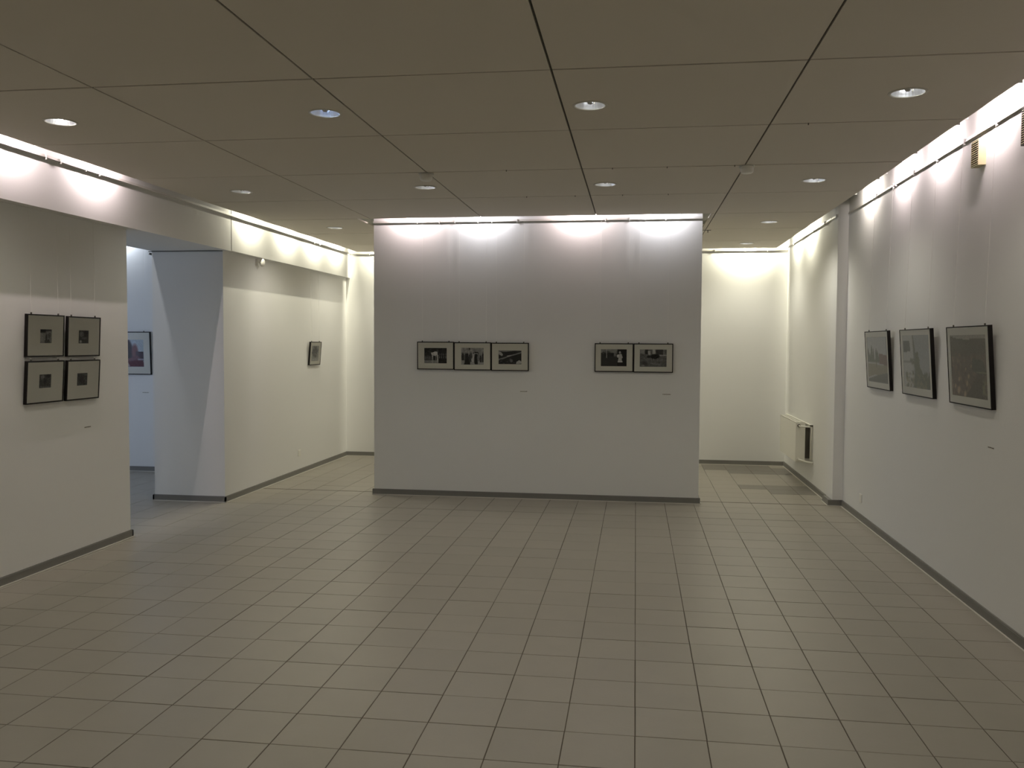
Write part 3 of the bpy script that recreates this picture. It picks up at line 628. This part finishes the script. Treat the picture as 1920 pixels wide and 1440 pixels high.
# motion sensor
o = empty('motion_sensor', (XL2, 9.33, 2.55), (0, 0, math.pi / 2), label='small cream motion sensor under the beam on the far left wall', category='sensor')
obj('bracket', boxes((-.05, -.02, -.03, 0, -.035, .035)), M_WHITE, o)
bm = bmesh.new(); bmesh.ops.create_uvsphere(bm, u_segments=20, v_segments=12, radius=1)
for v in bm.verts: v.co = Vector((v.co.x * .034, v.co.y * .030, v.co.z * .05 * (1.0 if v.co.z > 0 else .85)))
obj('sensor_head', bm, M_WHITE, o, (.012, -.052, -.005), smooth=True)
obj('arm', boxes((-.035, .0, -.05, -.02, -.008, .008)), M_WHITE, o)

# ------------------------------------------------------------------ radiator
RX0, RX1, RY0, RY1, RZ0, RZ1 = 1.855, 1.96, 10.50, 11.60, .30, .765
o = empty('radiator', ((RX0 + RX1) / 2, (RY0 + RY1) / 2, RZ0), label='white panel radiator on the right wall near the back corner', category='radiator')
cx_, cy_ = (RX0 + RX1) / 2, (RY0 + RY1) / 2; hw, hd, hh = (RY1 - RY0) / 2, (RX1 - RX0) / 2, RZ1 - RZ0
bm = bevel(boxes((-hd, -hd + .014, -hw + .008, hw - .008, 0, hh - .012)), .004, 2); obj('front_panel', bm, M_ENAMEL, o)
bm = bevel(boxes((hd - .014, hd, -hw + .008, hw - .008, 0, hh - .012)), .004, 2); obj('rear_panel', bm, M_ENAMEL, o)
bm = boxes((-hd - .001, hd, -hw, -hw + .006, .002, hh - .006)); obj('side_cover', bm, M_ENAMEL, o)
bm = boxes((-hd - .001, hd, hw - .006, hw, .002, hh - .006)); obj('side_cover', bm, M_ENAMEL, o)
bm = boxes((-hd, -hd + .012, -hw, hw, hh - .006, hh), (hd - .012, hd, -hw, hw, hh - .006, hh), (-.004, .004, -hw, hw, hh - .006, hh))
k = -hw
while k < hw: box(bm, -hd + .012, hd - .012, k, k + .006, hh - .006, hh - .001); k += .02
obj('top_grille', bm, M_ENAMEL, o)
fin = bmesh.new(); k = -hw + .02
while k < hw - .02: box(fin, -hd + .014, hd - .014, k, k + .003, .03, hh - .03); k += .025
obj('convector_fins', fin, M_HOUS, o)
def loc(p): return (p[0] - cx_, p[1] - cy_, p[2] - RZ0)
bm = bmesh.new(); tube(bm, [loc((1.885, RY0 + .01, .725)), loc((1.89, RY0 - .05, .722)), loc((2.012, RY0 - .055, .716)), loc((2.02, RY0 - .055, .69)), loc((2.012, RY0 - .055, .34))], .010, 10); obj('riser_pipe', bm, M_ENAMEL, o, smooth=True)
bm = bmesh.new(); tube(bm, [loc((1.89, RY0 + .01, .335)), loc((1.895, RY0 - .04, .332)), loc((1.96, RY0 - .10, .315)), loc((2.033, RY0 - .12, .305))], .011, 10); obj('return_pipe', bm, M_ENAMEL, o, smooth=True)
for z in (.725, .335):
    bm = bmesh.new(); tube(bm, [loc((1.888, RY0 + .004, z)), loc((1.888, RY0 - .014, z))], .018, 14); obj('valve_collar', bm, M_HOOK if z > .5 else M_ENAMEL, o)
bm = boxes(tuple(np.array([XRF - .024, XRF - .0005, 10.44, 12.17, .722, .735]) - np.array([cx_, cx_, cy_, cy_, RZ0, RZ0]))); obj('wall_bracket_rail', bm, M_ENAMEL, o)
for yb in (10.62, 11.4): obj('bracket_gap_shade', boxes(tuple(np.array([1.985 if yb < 11 else 1.96, XRF - .0005, yb, yb + .012, .33, .71]) - np.array([cx_, cx_, cy_, cy_, RZ0, RZ0]))), M_HOOK, o)  # dark bracket plates, sized to stand in for the shaded gap behind the radiator
bm = bmesh.new(); tube(bm, [loc((2.0, 10.445, .729)), loc((2.034, 10.445, .729))], .012, 10); obj('bracket_bolt', bm, M_HOOK, o)
